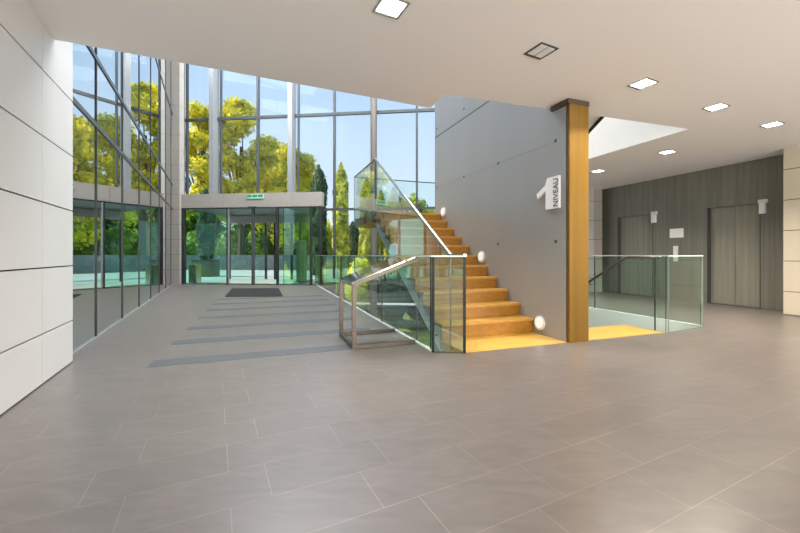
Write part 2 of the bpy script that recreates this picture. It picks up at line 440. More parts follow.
# end glazing, upper and lower levels
s_l = (corner_l - G0).dot(EW)
s_r = 9.3
w1 = empty('window_1', G(2, 0, 0), 'tall glazed end wall of the atrium', kind='structure')
cols = [183.5, 217, 259, 294, 335, 374.5, 417]
cs = [s_at(p) for p in cols] + [s_at(417) + 1.32, s_at(417) + 2.64]
s_fe = (fe_end - G0).dot(EW)
edges = [s_l + 0.02] + cs + [s_r]
s_box0, s_box1 = s_at(181, F0), s_at(322, F0)
for i in range(len(edges) - 1):
    a, b = edges[i] + 0.01, edges[i + 1] - 0.01
    if b - a < 0.06: continue
    z0 = 2.75 if (a + b) / 2 < s_box1 - 0.1 else (0.0 if (a + b) / 2 < s_fe else -3.2)
    box1('pane', 'glass_clear', G(a, 0, z0), EW * (b - a), EN * 0.016, UP * (TOP - z0), w1)
kinds = ['w', 'w', 't', 'w', 't', 'b', 't', 't', 't']
for c, k in zip(cs, kinds):
    z0 = 2.75 if c < s_box1 - 0.1 else (0.0 if c < s_fe else -3.2)
    if k == 't': box1('mullion', 'frame_steel', G(c - 0.035, -0.13, z0), EW * 0.07, EN * 0.13, UP * (TOP - z0), w1)
    elif k == 'b': MB().tube([G(c, -0.16, z0), G(c, -0.16, TOP)], 0.115, 16).build('column', 'column_brown', w1, smooth=False)
    else:
        box1('column', 'column_silver', G(c - 0.10, -0.34, z0), EW * 0.17, EN * 0.34, UP * (TOP - z0), w1)
        box1('mullion', 'frame_steel', G(c + 0.17, -0.10, z0), EW * 0.05, EN * 0.10, UP * (TOP - z0), w1)
for z in (6.08, 8.9):
    box1('transom', 'frame_steel', G(s_l, -0.10, z - 0.05), EW * (s_r - s_l), EN * 0.09, UP * 0.10, w1)
box1('transom', 'frame_steel', G(s_box1 + 0.02, -0.10, 2.64), EW * (s_r - s_box1), EN * 0.09, UP * 0.08, w1)
box1('transom', 'white_frame', G(s_fe + 0.05, -0.10, -0.70), EW * (s_r - s_fe), EN * 0.09, UP * 0.06, w1)
box1('transom', 'white_frame', G(s_fe + 0.05, -0.10, -3.2), EW * (s_r - s_fe), EN * 0.09, UP * 0.10, w1)

# stone clad corner pier beside the entrance
pz = [0.535 * k for k in range(1, 21)]
mb = MB(); po = F0 + EW * (s_box0 - 0.33) - EN * 0.08
zs = [0] + pz + [TOP]
mb.box(po + EW * 0.01 + EN * 0.01, EW * 0.31, EN * 0.26, UP * TOP, 1)
for i in range(len(zs) - 1): mb.box(po + UP * (zs[i] + 0.004), EW * 0.33, EN * 0.25, UP * (zs[i + 1] - zs[i] - 0.008), 0)
mb.build('wall_corner', ['stone_panel', 'panel_joint'], kind='structure', label='stone-clad pier at the left of the entrance')

# concrete stair wall
WU0, WU1, WT0, WT1 = 1.392, 1.68, 0.03, 3.715
mb = MB()
mb.box(S(WU0, WT0, -3.2), EU * (WU1 - WU0), ET * (WT1 - WT0), UP * 10.2, 0)
for z, mi, h in ((3.55, 1, 0.022), (2.48, 2, 0.006), (1.22, 2, 0.006)):
    mb.box(S(WU0 - 0.0015, WT0, z - h / 2), EU * 0.002, ET * (WT1 - WT0), UP * h, mi)
def disc(mb, c, n, r, depth, mi=0, seg=20): mb.tube([V(c), V(c) + V(n) * depth], r, seg, mi)
for z in (1.22, 2.48, 3.72):
    for t in (0.2, 1.42, 2.48, 3.62):
        disc(mb, S(WU0, t, z), -EU, 0.022, 0.003, 1)
mb.build('wall_stair', ['concrete', 'concrete_joint', 'concrete_seam'], kind='structure', label='grey fair-faced concrete stair wall')

col = empty('column', S(1.536, 0.0, 0), 'gold bronze clad column at the front end of the grey stair wall', 'column')
box1('cladding', 'bronze_gold', S(WU0 - 0.004, -0.03, 0.0), EU * (WU1 - WU0 + 0.008), ET * 0.035, UP * (CEIL - 0.06), col)
box1('head', 'head_dark', S(WU0 - 0.03, -0.035, CEIL - 0.06), EU * (WU1 - WU0 + 0.04), ET * 0.29, UP * 0.058, col)

# stair-void side walls and upper walls of the atrium
MB().box(S(RV, 0.11, -3.2), EU * 0.15, ET * 9.4, UP * 2.88).build('wall_void_right', 'white_paint', kind='structure')
mb = MB()
for p, q in ((cl, C1), (C1, C2), (C2, C3), (C3, C4)):
    dd = (q - p); n = V((dd.y, -dd.x, 0)).normalized()
    mb.box(V((p.x, p.y, CEIL + 0.45)), dd, n * 0.2, UP * (TOP - CEIL - 0.45))
mb.build('wall_upper', 'white_paint', kind='structure', label='white upper walls around the atrium void')
rp = [H(AW - 0.4, rear_b - 0.3, TOP), rr + EU * 1.2 + UP * TOP, e_far + EU * 1.0 + EN * 0.3 + UP * TOP, corner_l - EW * 0.4 + EN * 0.3 + UP * TOP]
MB().prism(rp, UP * 0.3).build('ceiling_upper', 'white_paint', kind='structure')

# lobby: lift wall, right panels, rear wall, far pier
g_end = line_x(S(ELEV_U, 0), ET, G0, EW)
lifts = [(0.891, 1.83), (3.03, 4.02)]
LD_H = 2.07
mb = MB()
ts = [0.346, 0.891, 1.83, 3.03, 4.02, 5.6]
for i in range(5):
    z0 = LD_H if i in (1, 3) else 0.0
    mb.box(S(ELEV_U, ts[i], z0), EU * 0.35, ET * (ts[i + 1] - ts[i]), UP * (CEIL - z0))
mb.build('wall_lift', 'brushed_bronze_grey', kind='structure', label='dark bronze-grey wall with two lifts')
for n, (t0, t1) in enumerate(lifts):
    d = empty('door_%d' % (n + 2), S(ELEV_U, (t0 + t1) / 2), 'brushed metal lift door', kind='structure')
    tm = (t0 + t1) / 2
    for a, b in ((t0, tm - 0.003), (tm + 0.003, t1)):
        box1('door_panel', 'lift_door_metal', S(ELEV_U + 0.10, a, 0.01), EU * 0.03, ET * (b - a), UP * (LD_H - 0.01), d)
    box1('door_seal', 'frame_black', S(ELEV_U + 0.128, t0, 0.0), EU * 0.02, ET * (t1 - t0), UP * LD_H, d)
    for a in (t0 - 0.0, t1 - 0.02):
        box1('jamb', 'steel_dark', S(ELEV_U + 0.0, a, 0), EU * 0.10, ET * 0.02, UP * LD_H, d)
    box1('header', 'brushed_bronze_grey', S(ELEV_U - 0.012, t0 - 0.08, LD_H), EU * 0.012, ET * (t1 - t0 + 0.16), UP * 0.13, d)
    box1('threshold', 'steel_dark', S(ELEV_U + 0.0, t0, 0.0), EU * 0.10, ET * (t1 - t0), UP * 0.008, d)
rw_len = (S(RW_U, 0.23) - V((rr.x, rr.y, 0))).length
panel_wall('wall_right', S(RW_U + 0.02, 0.346), -ET, rw_len, -EU, 0.33, CEIL, seams, [1.3 * k for k in range(1, 8)], 'panel_warm', 'cream panelled wall at the right of the lobby', skirt=True)
panel_wall('wall_pier', S(6.86, 4.37), -EU, 0.30, -ET, 1.0, CEIL, seams, [], 'stone_panel', 'stone-clad pier beyond the lifts')
panel_wall('wall_pier_lit_side', S(6.555, 4.36), ET, 1.0, -EU, 0.005, CEIL, seams, [], 'panel_cream', 'lit side of the stone pier in a paler colour')  # light on this face is put into the paler panel colour
# unseen rear wall; its long opening is added to let daylight in
rl = (rr - lr).dot(E1)
mb = MB()
mb.box(H(AW - 0.3, rear_b - 0.25), E1 * (rl + 1.0), E2 * 0.25, UP * 0.25)
mb.box(H(AW - 0.3, rear_b - 0.25, 2.8), E1 * (rl + 1.0), E2 * 0.25, UP * (TOP - 2.8))
for k in range(6): mb.box(H(AW - 0.3 + k * (rl + 0.7) / 5, rear_b - 0.25, 0.25), E1 * 0.3, E2 * 0.25, UP * 2.55)
mb.build('wall_back', 'panel_cream', kind='structure')
mb = MB()
mb.box(e_far + EU * 0.3 - EN * 0.1, -EW * ((e_far - G(s_r)).length + 0.3), EN * 0.3, UP * TOP)
mb.build('wall_far', 'white_paint', kind='structure')
MB().box(S(ELEV_U + 0.35, -12, CEIL + 0.46), EU * 0.3, ET * 19, UP * (TOP - CEIL - 0.46)).build('wall_right_upper', 'white_paint', kind='structure')

# thin dark strips laid across the hall floor
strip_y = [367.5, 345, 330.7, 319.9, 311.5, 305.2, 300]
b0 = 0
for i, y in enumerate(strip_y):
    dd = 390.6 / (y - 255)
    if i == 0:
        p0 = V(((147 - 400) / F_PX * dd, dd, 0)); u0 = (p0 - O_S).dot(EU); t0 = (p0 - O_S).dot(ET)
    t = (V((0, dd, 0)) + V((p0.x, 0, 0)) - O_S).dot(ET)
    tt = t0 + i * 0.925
    box1('trim_%d' % (i + 1), 'strip_dark', S(u0, tt, 0.0005), EU * (-u0 - 0.62), ET * 0.24, UP * 0.002, kind='structure', label='dark strip on the hall floor')

# ------------------------------------------------------------------ entrance
FN = lambda s, n=0, z=0: F0 + EW * s + EN * n + UP * z
bz0, bz1 = 2.74, 3.23
mb = MB()
xs = [s_box0, s_at(223, F0), s_at(292, F0), s_box1]
mb.box(FN(s_box0, 0.01, bz0 + 0.01), EW * (s_box1 - s_box0 - 0.01), EN * 0.23, UP * (bz1 - bz0 - 0.02), 1)
for i in range(3): mb.box(FN(xs[i] + 0.004, 0, bz0), EW * (xs[i + 1] - xs[i] - 0.008), EN * 0.25, UP * (bz1 - bz0), 0)
mb.build('trim_8', ['stone_panel', 'panel_joint'], kind='structure', label='stone-faced canopy beam above the entrance doors')
VD = 2.9
d1 = empty('door_1', FN(0, 0, 0), 'glazed entrance vestibule with sliding doors', kind='structure')
fx = [s_at(p, F0) for p in (183, 227, 252.5, 277, 310.5, 319.8)]
def gpanel(name, o, a, n, h, mat, parent, edge='glass_edge', thick=0.016):
    """upright glass sheet: a = run vector, n = unit normal"""
    return MB().box(o, a, V(n) * thick, UP * h, mis=(1, 0, 1)).build(name, [mat, edge], parent)
gpanel('glass_panel', FN(fx[0], 0.05, 0.02), EW * (fx[1] - fx[0]), EN, bz0 - 0.03, 'glass_green', d1)
gpanel('sliding_leaf', FN(fx[1] + 0.04, 0.08, 0.02), EW * (fx[2] - fx[1] - 0.05), EN, bz0 - 0.12, 'glass_clear', d1)
gpanel('sliding_leaf', FN(fx[2] + 0.01, 0.08, 0.02), EW * (fx[3] - fx[2] - 0.05), EN, bz0 - 0.12, 'glass_clear', d1)
gpanel('glass_panel', FN(fx[3], 0.05, 0.02), EW * (fx[4] - fx[3]), EN, bz0 - 0.03, 'glass_green', d1)
gpanel('glass_panel', FN(fx[4], 0.05, 0.02), EW * (fx[5] - fx[4]), EN, bz0 - 0.03, 'glass_green', d1)
for k, (f, w, m) in enumerate(zip(fx, (0.10, 0.05, 0.08, 0.06, 0.06, 0.09), ('frame_black', 'frame_black', 'frame_steel', 'frame_black', 'frame_black', 'frame_black'))):
    box1('door_frame', m, FN(f - w / 2, 0.0, 0.0), EW * w, EN * 0.10, UP * (bz0 - 0.0), d1)
box1('door_frame', 'column_silver', FN(fx[1] + 0.027, 0.0, 0.0), EW * 0.035, EN * 0.06, UP * (bz0 - 0.05), d1)
box1('header', 'frame_black', FN(fx[0], 0.0, bz0 - 0.05), EW * (fx[5] - fx[0]), EN * 0.10, UP * 0.045, d1)
box1('door_sensor', 'frame_black', FN(fx[2] - 0.14, -0.07, bz0 - 0.06), EW * 0.28, EN * 0.07, UP * 0.07, d1)
box1('threshold', 'steel_dark', FN(fx[0], 0.0, 0.0), EW * (fx[5] - fx[0]), EN * 0.12, UP * 0.018, d1)
# vestibule body: ceiling, side glazing, outer doors
vb = s_at(311, FN(0, VD))
box1('vestibule_ceiling', 'frame_steel', FN(s_box0, 0.26, bz0), EW * (vb - s_box0), EN * (VD - 0.16), UP * 0.3, d1)
box1('vestibule_floor', 'paving', FN(s_box0, 0.61, -0.06), EW * (vb - s_box0), EN * VD, UP * 0.06, d1)
for s_ in (fx[0] - 0.02, vb):
    MB().box(FN(s_, 0.12, 0.0), EW * 0.016, EN * (VD - 0.1), UP * bz0, mis=(0, 1, 1)).build('side_glass', ['glass_green', 'glass_edge'], d1)
ob = [fx[0], s_at(227, F0), -0.45, 0.30, min(fx[3], vb - 0.5), vb]
box1('outer_header', 'stone_panel', FN(fx[0], VD, bz0 - 0.30), EW * (vb - fx[0]), EN * 0.12, UP * 0.30, d1)
for k, s_ in enumerate(ob): box1('outer_frame', 'frame_black' if k not in (1, 4) else 'frame_steel', FN(s_ - 0.035, VD, 0), EW * 0.07, EN * 0.1, UP * (bz0 - 0.3), d1)
for a, b in ((0, 1), (4, 5)):
    gpanel('outer_glass', FN(ob[a] + 0.04, VD + 0.04, 0.02), EW * (ob[b] - ob[a] - 0.08), EN, bz0 - 0.34, 'glass_green', d1)
for a, b in ((1, 2), (2, 3), (3, 4)):
    gpanel('outer_leaf', FN(ob[a] + 0.04, VD + 0.04, 0.02), EW * (ob[b] - ob[a] - 0.08), EN, bz0 - 0.34, 'glass_clear', d1)

ex = empty('exit_sign', FN(s_at(256, F0), -0.03, 3.08), 'small green exit sign on the stone beam above the entrance', 'sign')
MB().box(FN(s_at(247, F0), -0.03, 3.03), EW * 0.62, EN * 0.03, UP * 0.135).build('sign_panel', 'exit_pale', ex)
for k in range(3): MB().box(FN(s_at(247, F0) + 0.015 + k * 0.205, -0.036, 3.085), EW * 0.17, EN * 0.008, UP * 0.07).build('pictogram', 'exit_green', ex)
box1('entrance_mat', 'mat_rubber', V((-4.40, 9.35, 0.001)), V((1.44, 0.05, 0)), V((-0.84, 2.25, 0)), UP * 0.012, label='dark grey door mat lying in front of the entrance doors', cat='mat')

# ------------------------------------------------------------------ main staircase
RISE, GO, N = 0.1705, 0.282, 11
st = empty('staircase', S(0.69, 0.3, 0), 'golden oak staircase rising beside the grey concrete wall', 'staircase')
box1('landing_plate', 'oak_pale', S(0.0, 0.004, -0.10), EU * 1.384, ET * 0.63, UP * 0.103, st)
def flight(parent, u0, u1, t0, z0, n, sgn, first=None, name='step'):
    for k in range(n):
        zt = z0 + RISE * k + (first if first else RISE)
        ta = t0 + sgn * GO * k
        prev = 0.0 if k == 0 and first else zt - RISE
        base = z0 if k == 0 else zt - RISE
        s_ = empty(name, S((u0 + u1) / 2, ta, base)); s_.parent = parent; s_.location = S((u0 + u1) / 2, ta, base) - world_loc(parent)
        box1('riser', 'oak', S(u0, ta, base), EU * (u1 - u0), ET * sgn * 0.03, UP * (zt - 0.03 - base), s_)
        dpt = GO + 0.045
        box1('tread', 'oak_tread_lit', S(u0, ta - sgn * 0.015, zt - 0.03), EU * (u1 - u0), ET * sgn * dpt, UP * 0.03, s_)
flight(st, 0.012, 1.388, 0.611, 0.003, N, 1, 0.195)
ztop = 0.003 + 0.195 + RISE * (N - 1)
t_top = 0.611 + GO * (N - 1)
# soffit under the flight and the landing
mb = MB()
pr = [S(0.012, 0.66, -0.14), S(0.012, 0.66, 0.005), S(0.012, t_top, ztop - 0.225), S(0.012, t_top, ztop - 0.37)]
mb.prism(pr, EU * 1.376).build('soffit', 'white_paint', st)
mb = MB().box(S(0.0, t_top + 0.29, ztop - 0.20), EU * 3.06, ET * 1.5, UP * 0.165, 0)
mb.build('landing', 'oak', st)
box1('landing_tread', 'oak', S(0.0, t_top + 0.29, ztop - 0.033), EU * 3.06, ET * 1.5, UP * 0.03, st)

# upper flight, running back above the other side of the wall
us = empty('staircase', S(2.37, 3.4, ztop), 'white-soffited upper flight seen through the ceiling opening behind the bronze column', 'staircase')
flight(us, 1.69, 3.03, t_top + 0.27, ztop, N, -1)
z1u = ztop + RISE * N; t1u = t_top + 0.27 - GO * N
pr = [S(1.69, t_top + 0.27, ztop - 0.2), S(1.69, t_top + 0.27, ztop + 0.0), S(1.69, t1u, z1u - 0.08), S(1.69, t1u, z1u - 0.28)]
MB().prism(pr, EU * 1.34).build('soffit', 'white_paint', us)
pr = [S(3.035, t_top + 0.27, ztop - 0.245), S(3.035, t_top + 0.27, ztop - 0.175), S(3.035, t1u, z1u - 0.255), S(3.035, t1u, z1u - 0.325)]
MB().prism(pr, EU * 0.03).build('edge_trim', 'frame_black', us)

# stairs down on the right of the wall
ds = empty('staircase', S(2.37, 0.3, 0), 'pale oak stair head going down to the right of the bronze column', 'staircase')
box1('landing_plate', 'oak_pale', S(1.69, 0.004, -0.10), EU * 1.365, ET * 0.60, UP * 0.103, ds)
for k in range(12):
    zt = -RISE * (k + 1); ta = 0.60 + GO * k
    s_ = empty('step', (0, 0, 0)); s_.parent = ds; s_.location = S(2.37, ta, zt) - world_loc(ds)
    box1('riser', 'oak_pale', S(1.685, ta, zt), EU * 1.37, ET * 0.03, UP * (RISE - (0.1 if k == 0 else 0.03)), s_)
    box1('tread', 'oak_pale', S(1.685, ta, zt - 0.03), EU * 1.37, ET * (GO + 0.03), UP * 0.03, s_)

# ------------------------------------------------------------------ balustrades
RAIL = 1.045
def sheet(name, pts, n, thick, mat, parent, edge='glass_edge'):
    """polygon sheet of glass in an upright plane"""
    return MB().prism(pts, V(n) * thick, 0, 1).build(name, [mat, edge], parent)
# left edge of the floor
bl = empty('glass_balustrade', S(FLOOR_EDGE_U, 3, 0), 'long clear glass balustrade along the floor edge left of the stairs', 'balustrade')
tj = [0.19, 1.99]
while tj[-1] + 1.85 < 9.1: tj.append(tj[-1] + 1.85)
tj.append((fe_end - O_S).dot(ET) - 0.12)
for a, b in zip(tj[:-1], tj[1:]):
    MB().box(S(FLOOR_EDGE_U - 0.022, a + 0.006, 0.004), EU * 0.016, ET * (b - a - 0.012), UP * (RAIL - 0.02), mis=(0, 1, 1)).build('glass_panel', ['glass_balustrade', 'glass_edge'], bl)
    box1('top_cap', 'glass_edge_light', S(FLOOR_EDGE_U - 0.026, a, RAIL - 0.015), EU * 0.024, ET * (b - a), UP * 0.015, bl)
box1('base_channel', 'white_frame', S(FLOOR_EDGE_U - 0.034, tj[0], 0.0), EU * 0.04, ET * (tj[-1] - tj[0]), UP * 0.02, bl)
# front return closing the gap beside the stair
Pa, Pb = V((0.345, 4.035, 0)), V((0.700, 3.982, 0))
rt = empty('glass_balustrade', (Pa + Pb) / 2, 'short glass return panel with dark edges at the foot of the oak stairs', 'balustrade')
dv = (Pb - Pa); nn = V((-dv.y, dv.x, 0)).normalized()
MB().box(Pa + UP * 0.004, dv, -nn * 0.024, UP * (RAIL - 0.02), mis=(1, 0, 1)).build('glass_panel', ['glass_balustrade', 'glass_edge'], rt)
box1('edge_seal', 'glass_edge', Pa - nn * 0.026 + UP * 0.004, dv.normalized() * 0.03, nn * 0.028, UP * (RAIL - 0.02), rt)
box1('edge_seal', 'glass_edge', Pb - nn * 0.026 + UP * 0.004 - dv.normalized() * 0.026, dv.normalized() * 0.03, nn * 0.028, UP * (RAIL - 0.02), rt)
box1('top_cap', 'glass_edge_light', Pa + UP * (RAIL - 0.015), dv, -nn * 0.02, UP * 0.015, rt)
for f, z in ((0.14, 0.19), (0.60, 0.05)):
    m = MB(); disc(m, Pa + dv * f + UP * z - nn * 0.016, -nn, 0.014, 0.012); m.build('fixing', 'steel_dark', rt)
# stair balustrade with sloping rail and landing guard
sb = empty('glass_balustrade', S(0.0, 1.8, 0.5), 'sloping glass balustrade with steel handrail on the left side of the oak stairs', 'balustrade')
slope = RISE / GO
tk, zk = 0.34, RAIL
tA = t_top; zA = zk + (tA - tk) * slope
gU = -0.016
def bal(t0, t1, zb0, zb1, zt0, zt1, u=gU, mat='glass_stair', parent=None, name='glass_panel', edge='glass_edge'):
    return sheet(name, [S(u, t0, zb0), S(u, t1, zb1), S(u, t1, zt1), S(u, t0, zt0)], EU, 0.016, mat, parent, edge)
bal(0.01, tk - 0.006, 0.004, 0.004, RAIL - 0.01, RAIL - 0.01, parent=sb)
tm_ = [tk, tA]
zb = lambda t: -0.22 + (t - 0.45) * slope
for a, b in zip(tm_[:-1], tm_[1:]):
    bal(a + 0.005, b - 0.005, zb(a), zb(b), zk + (a - tk) * slope - 0.01, zk + (b - tk) * slope - 0.01, parent=sb, edge='glass_stair')
MB().bar(S(gU + 0.008, tk, zk), S(gU + 0.008, tA + 0.01, zA), 0.032, 0.035, EU).build('handrail', 'steel', sb)
box1('handrail_end', 'steel', S(gU - 0.008, 0.01, RAIL - 0.015), EU * 0.032, ET * (tk - 0.01), UP * 0.03, sb)
lg = empty('glass_balustrade', S(0.2, 4.5, ztop), 'glass guard around the upper stair landing in front of the end glazing', 'balustrade')
tB = 5.24
bal(tA + 0.01, tB, ztop - 0.20, ztop - 0.20, zA - 0.01, zA - 0.01, parent=lg, mat='glass_stair')
MB().bar(S(gU + 0.008, tA, zA), S(gU + 0.008, tB, zA), 0.022, 0.022, EU).build('top_rail', 'steel_dark', lg)
sheet('glass_panel', [S(gU, tB, ztop - 0.2), S(3.06, tB, ztop - 0.2), S(3.06, tB, zA - 0.01), S(gU, tB, zA - 0.01)], ET, 0.016, 'glass_balustrade', lg)
MB().bar(S(gU, tB + 0.008, zA), S(3.06, tB + 0.008, zA), 0.022, 0.022, ET).build('top_rail', 'steel_dark', lg)

# right side: floor edge guard, front return, stair-down guard
br_ = empty('glass_balustrade', S(RV, 1.5, 0), 'clear glass balustrade on the floor edge in front of the lifts', 'balustrade')
for a, b in ((0.12, 1.98), (1.99, 3.7), (3.71, 5.4), (5.41, 7.2), (7.21, 8.5)):
    MB().box(S(RV + 0.006, a, 0.004), EU * 0.016, ET * (b - a), UP * (RAIL - 0.02), mis=(0, 1, 1)).build('glass_panel', ['glass_balustrade', 'glass_edge'], br_)
    box1('top_cap', 'glass_edge_light', S(RV + 0.002, a, RAIL - 0.015), EU * 0.024, ET * (b - a), UP * 0.015, br_)
box1('base_channel', 'white_frame', S(RV + 0.002, 0.12, 0.0), EU * 0.036, ET * 8.4, UP * 0.02, br_)
Pc, Pd = S(3.09, -0.02), S(RV - 0.005, 0.095)
rt2 = empty('glass_balustrade', (Pc + Pd) / 2, 'glass return panel at the open corner of the floor edge near the lifts', 'balustrade')
dv = (Pd - Pc); nn = V((-dv.y, dv.x, 0)).normalized()
MB().box(Pc + UP * 0.004, dv, -nn * 0.016, UP * (RAIL - 0.02), mis=(1, 0, 1)).build('glass_panel', ['glass_balustrade', 'glass_edge_mid'], rt2)
box1('top_cap', 'glass_edge_light', Pc + UP * (RAIL - 0.015), dv, -nn * 0.02, UP * 0.015, rt2)
sd = empty('glass_balustrade', S(3.06, 0.6, 0), 'glass guard with dark handrail descending beside the stair head right of the column', 'balustrade')
bal(-0.01, 0.135, 0.004, 0.004, RAIL - 0.01, RAIL - 0.01, u=3.062, mat='glass_balustrade', parent=sd)
sheet('glass_panel', [S(3.062, 0.145, -0.10), S(3.062, 0.52, -0.10), S(3.062, 1.9, -0.10 - 1.38 * slope), S(3.062, 1.9, RAIL - 0.01 - 1.38 * slope), S(3.062, 0.52, RAIL - 0.01), S(3.062, 0.145, RAIL - 0.01)], EU, 0.016, 'glass_balustrade', sd)
bal(1.91, 3.2, -0.10 - 1.39 * slope, -0.10 - 2.68 * slope, RAIL - 0.01 - 1.39 * slope, RAIL - 0.01 - 2.68 * slope, u=3.062, mat='glass_balustrade', parent=sd)
mb = MB(); mb.tube([S(3.02, 0.02, 1.02), S(3.02, 0.50, 1.02), S(3.02, 0.56, 1.0), S(3.02, 3.2, 1.0 - 2.64 * slope)], 0.019, 10)
mb.build('handrail', 'steel_dark', sd, smooth=True)
for t in (0.3, 1.2, 2.3):
    zz = 1.02 if t < 0.5 else 1.0 - (t - 0.56) * slope
    mb = MB(); mb.tube([S(3.062, t, zz - 0.05), S(3.02, t, zz - 0.05), S(3.02, t, zz)], 0.007, 8); mb.build('bracket', 'steel_dark', sd)

# ------------------------------------------------------------------ slanted glass-topped stand by the floor edge
sx0, sx1, sy0, sy1 = -1.115, -0.36, 0.57, 1.30
dsd = empty('display_stand', S(-0.72, 0.94, 0), 'slanted glass-topped steel frame stand against the floor-edge glass', 'stand')
P = 0.045
for t in (sy0, sy1):
    box1('leg', 'steel_warm', S(sx0, t - P / 2, 0.0), EU * P, ET * P, UP * 0.715, dsd)
    box1('floor_bar', 'steel_warm', S(sx0 + P, t - P / 2, 0.005), EU * (sx1 - sx0 - P), ET * P, UP * 0.04, dsd)
box1('cross_bar', 'steel_warm', S(sx0, sy0 + P / 2, 0.005), EU * P, ET * (sy1 - sy0 - P), UP * 0.04, dsd)
zl, zr = 0.715, 1.0
for t in (sy0, sy1):
    MB().bar(S(sx0, t, zl), S(sx1 + 0.02, t, zr), P, 0.04, ET).build('top_rail', 'steel_warm', dsd)
for u, z in ((sx0 + 0.02, zl + 0.008), (sx1, zr - 0.008)):
    MB().bar(S(u, sy0, z), S(u, sy1, z), P, 0.04, EU).build('end_rail', 'steel', dsd)
dn = (S(sx1, 0, zr) - S(sx0, 0, zl)).normalized(); nz_ = ET.cross(dn); nz_ = nz_ if nz_.z > 0 else -nz_
pbr('mirror_glass', (0.74, 0.78, 0.78), 0.06, metal=0.95)
MB().box(S(sx0, sy0 - 0.02, zl) + nz_ * 0.021, dn * 0.81, ET * (sy1 - sy0 + 0.04), nz_ * 0.008, mis=(0, 0, 0)).build('glass_top', 'mirror_glass', dsd)

# ------------------------------------------------------------------ things on the stair wall
for t, z, txt in ((0.475, 0.155, 'round white step light on the grey wall by the lowest stair'),
                  (1.885, 1.02, 'round white step light on the grey wall halfway up the stairs'),
                  (3.30, 1.92, 'round white step light on the grey wall at the stair top')):
    r_ = empty('wall_light', S(WU0, t, z), txt, 'light')
    mb = MB(); disc(mb, S(WU0 - 0.001, t, z), -EU, 0.092, 0.022, 0, 28); mb.build('rim', 'white_frame', r_)
    mb = MB(); disc(mb, S(WU0 - 0.0235, t, z), -EU, 0.066, 0.010, 0, 28); mb.build('diffuser', 'wall_lamp_glass', r_)

def text_mesh(txt, size, extr):
    c = bpy.data.curves.new('txt', 'FONT'); c.body = txt; c.size = size; c.extrude = extr; c.align_x = 'LEFT'
    o = bpy.data.objects.new('txt', c); COL.objects.link(o)
    bpy.context.view_layer.update()
    dg = bpy.context.evaluated_depsgraph_get()
    me = bpy.data.meshes.new_from_object(o.evaluated_get(dg))
    vs_ = [V(v.co) for v in me.vertices]; fs_ = [list(p.vertices) for p in me.polygons]
    bpy.data.objects.remove(o); bpy.data.curves.remove(c); bpy.data.meshes.remove(me)
    return vs_, fs_
sg = empty('level_sign', S(WU0, 0.25, 1.63), 'large white figure 1 with NIVEAU lettering on the grey stair wall', 'sign')
q = lambda t, z, off=0.0: S(WU0 - 0.002 - off, t, z)
one = [(0.115, 1.632), (0.335, 1.632), (0.335, 1.855), (0.475, 1.785), (0.475, 1.845), (0.335, 2.015), (0.115, 2.035)]
one = [(0.112, 1.632), (0.345, 1.632), (0.345, 1.868), (0.495, 1.790), (0.512, 1.855), (0.352, 1.945), (0.315, 2.03), (0.112, 2.03)]
mb = MB().prism([q(t, z) for t, z in one], -EU * 0.03); mb.build('numeral', 'sign_white', sg)
tv, tf = text_mesh('NIVEAU', 0.115, 0.002)
w_ = max(v.x for v in tv) - min(v.x for v in tv); x0_ = min(v.x for v in tv)
kx = 0.345 / w_
mb = MB()
mb.add([q(0.212 - 0.0 - (0.085 - v.y) + 0.0 if False else 0.125 + v.y * 1.05, 1.655 + (v.x - x0_) * kx, 0.0325 + v.z) for v in tv], tf)
mb.build('lettering', 'sign_grey', sg)

# ------------------------------------------------------------------ lift lobby fittings
for n, (t, z, txt) in enumerate(((0.845, 1.99, 'small white indicator beside the near lift door, at its top right'), (2.985, 1.99, 'small white indicator beside the far lift door, at its top right'))):
    r_ = empty('lift_indicator', S(ELEV_U - 0.02, t, z), txt, 'indicator', 'lift indicators')
    box1('plate', 'white_frame', S(ELEV_U - 0.03, t - 0.07, z + 0.06), EU * 0.029, ET * 0.15, UP * 0.075, r_)
    box1('display', 'sign_white', S(ELEV_U - 0.06, t - 0.045, z - 0.14), EU * 0.059, ET * 0.095, UP * 0.20, r_)
box1('notice', 'paper', S(ELEV_U - 0.006, 2.31, 1.455), EU * 0.005, ET * 0.31, UP * 0.215, label='white paper notice on the dark wall between the two lifts', cat='notice')
cp = empty('call_panel', S(ELEV_U - 0.02, 2.48, 0.92), 'slim steel lift call panel below the white paper notice', 'call panel')
box1('plate', 'white_frame', S(ELEV_U - 0.022, 2.43, 0.90), EU * 0.021, ET * 0.10, UP * 0.36, cp)
for z in (1.0, 1.1):
    mb = MB(); disc(mb, S(ELEV_U - 0.022, 2.48, z), -EU, 0.018, 0.006); mb.build('button', 'sign_white', cp)

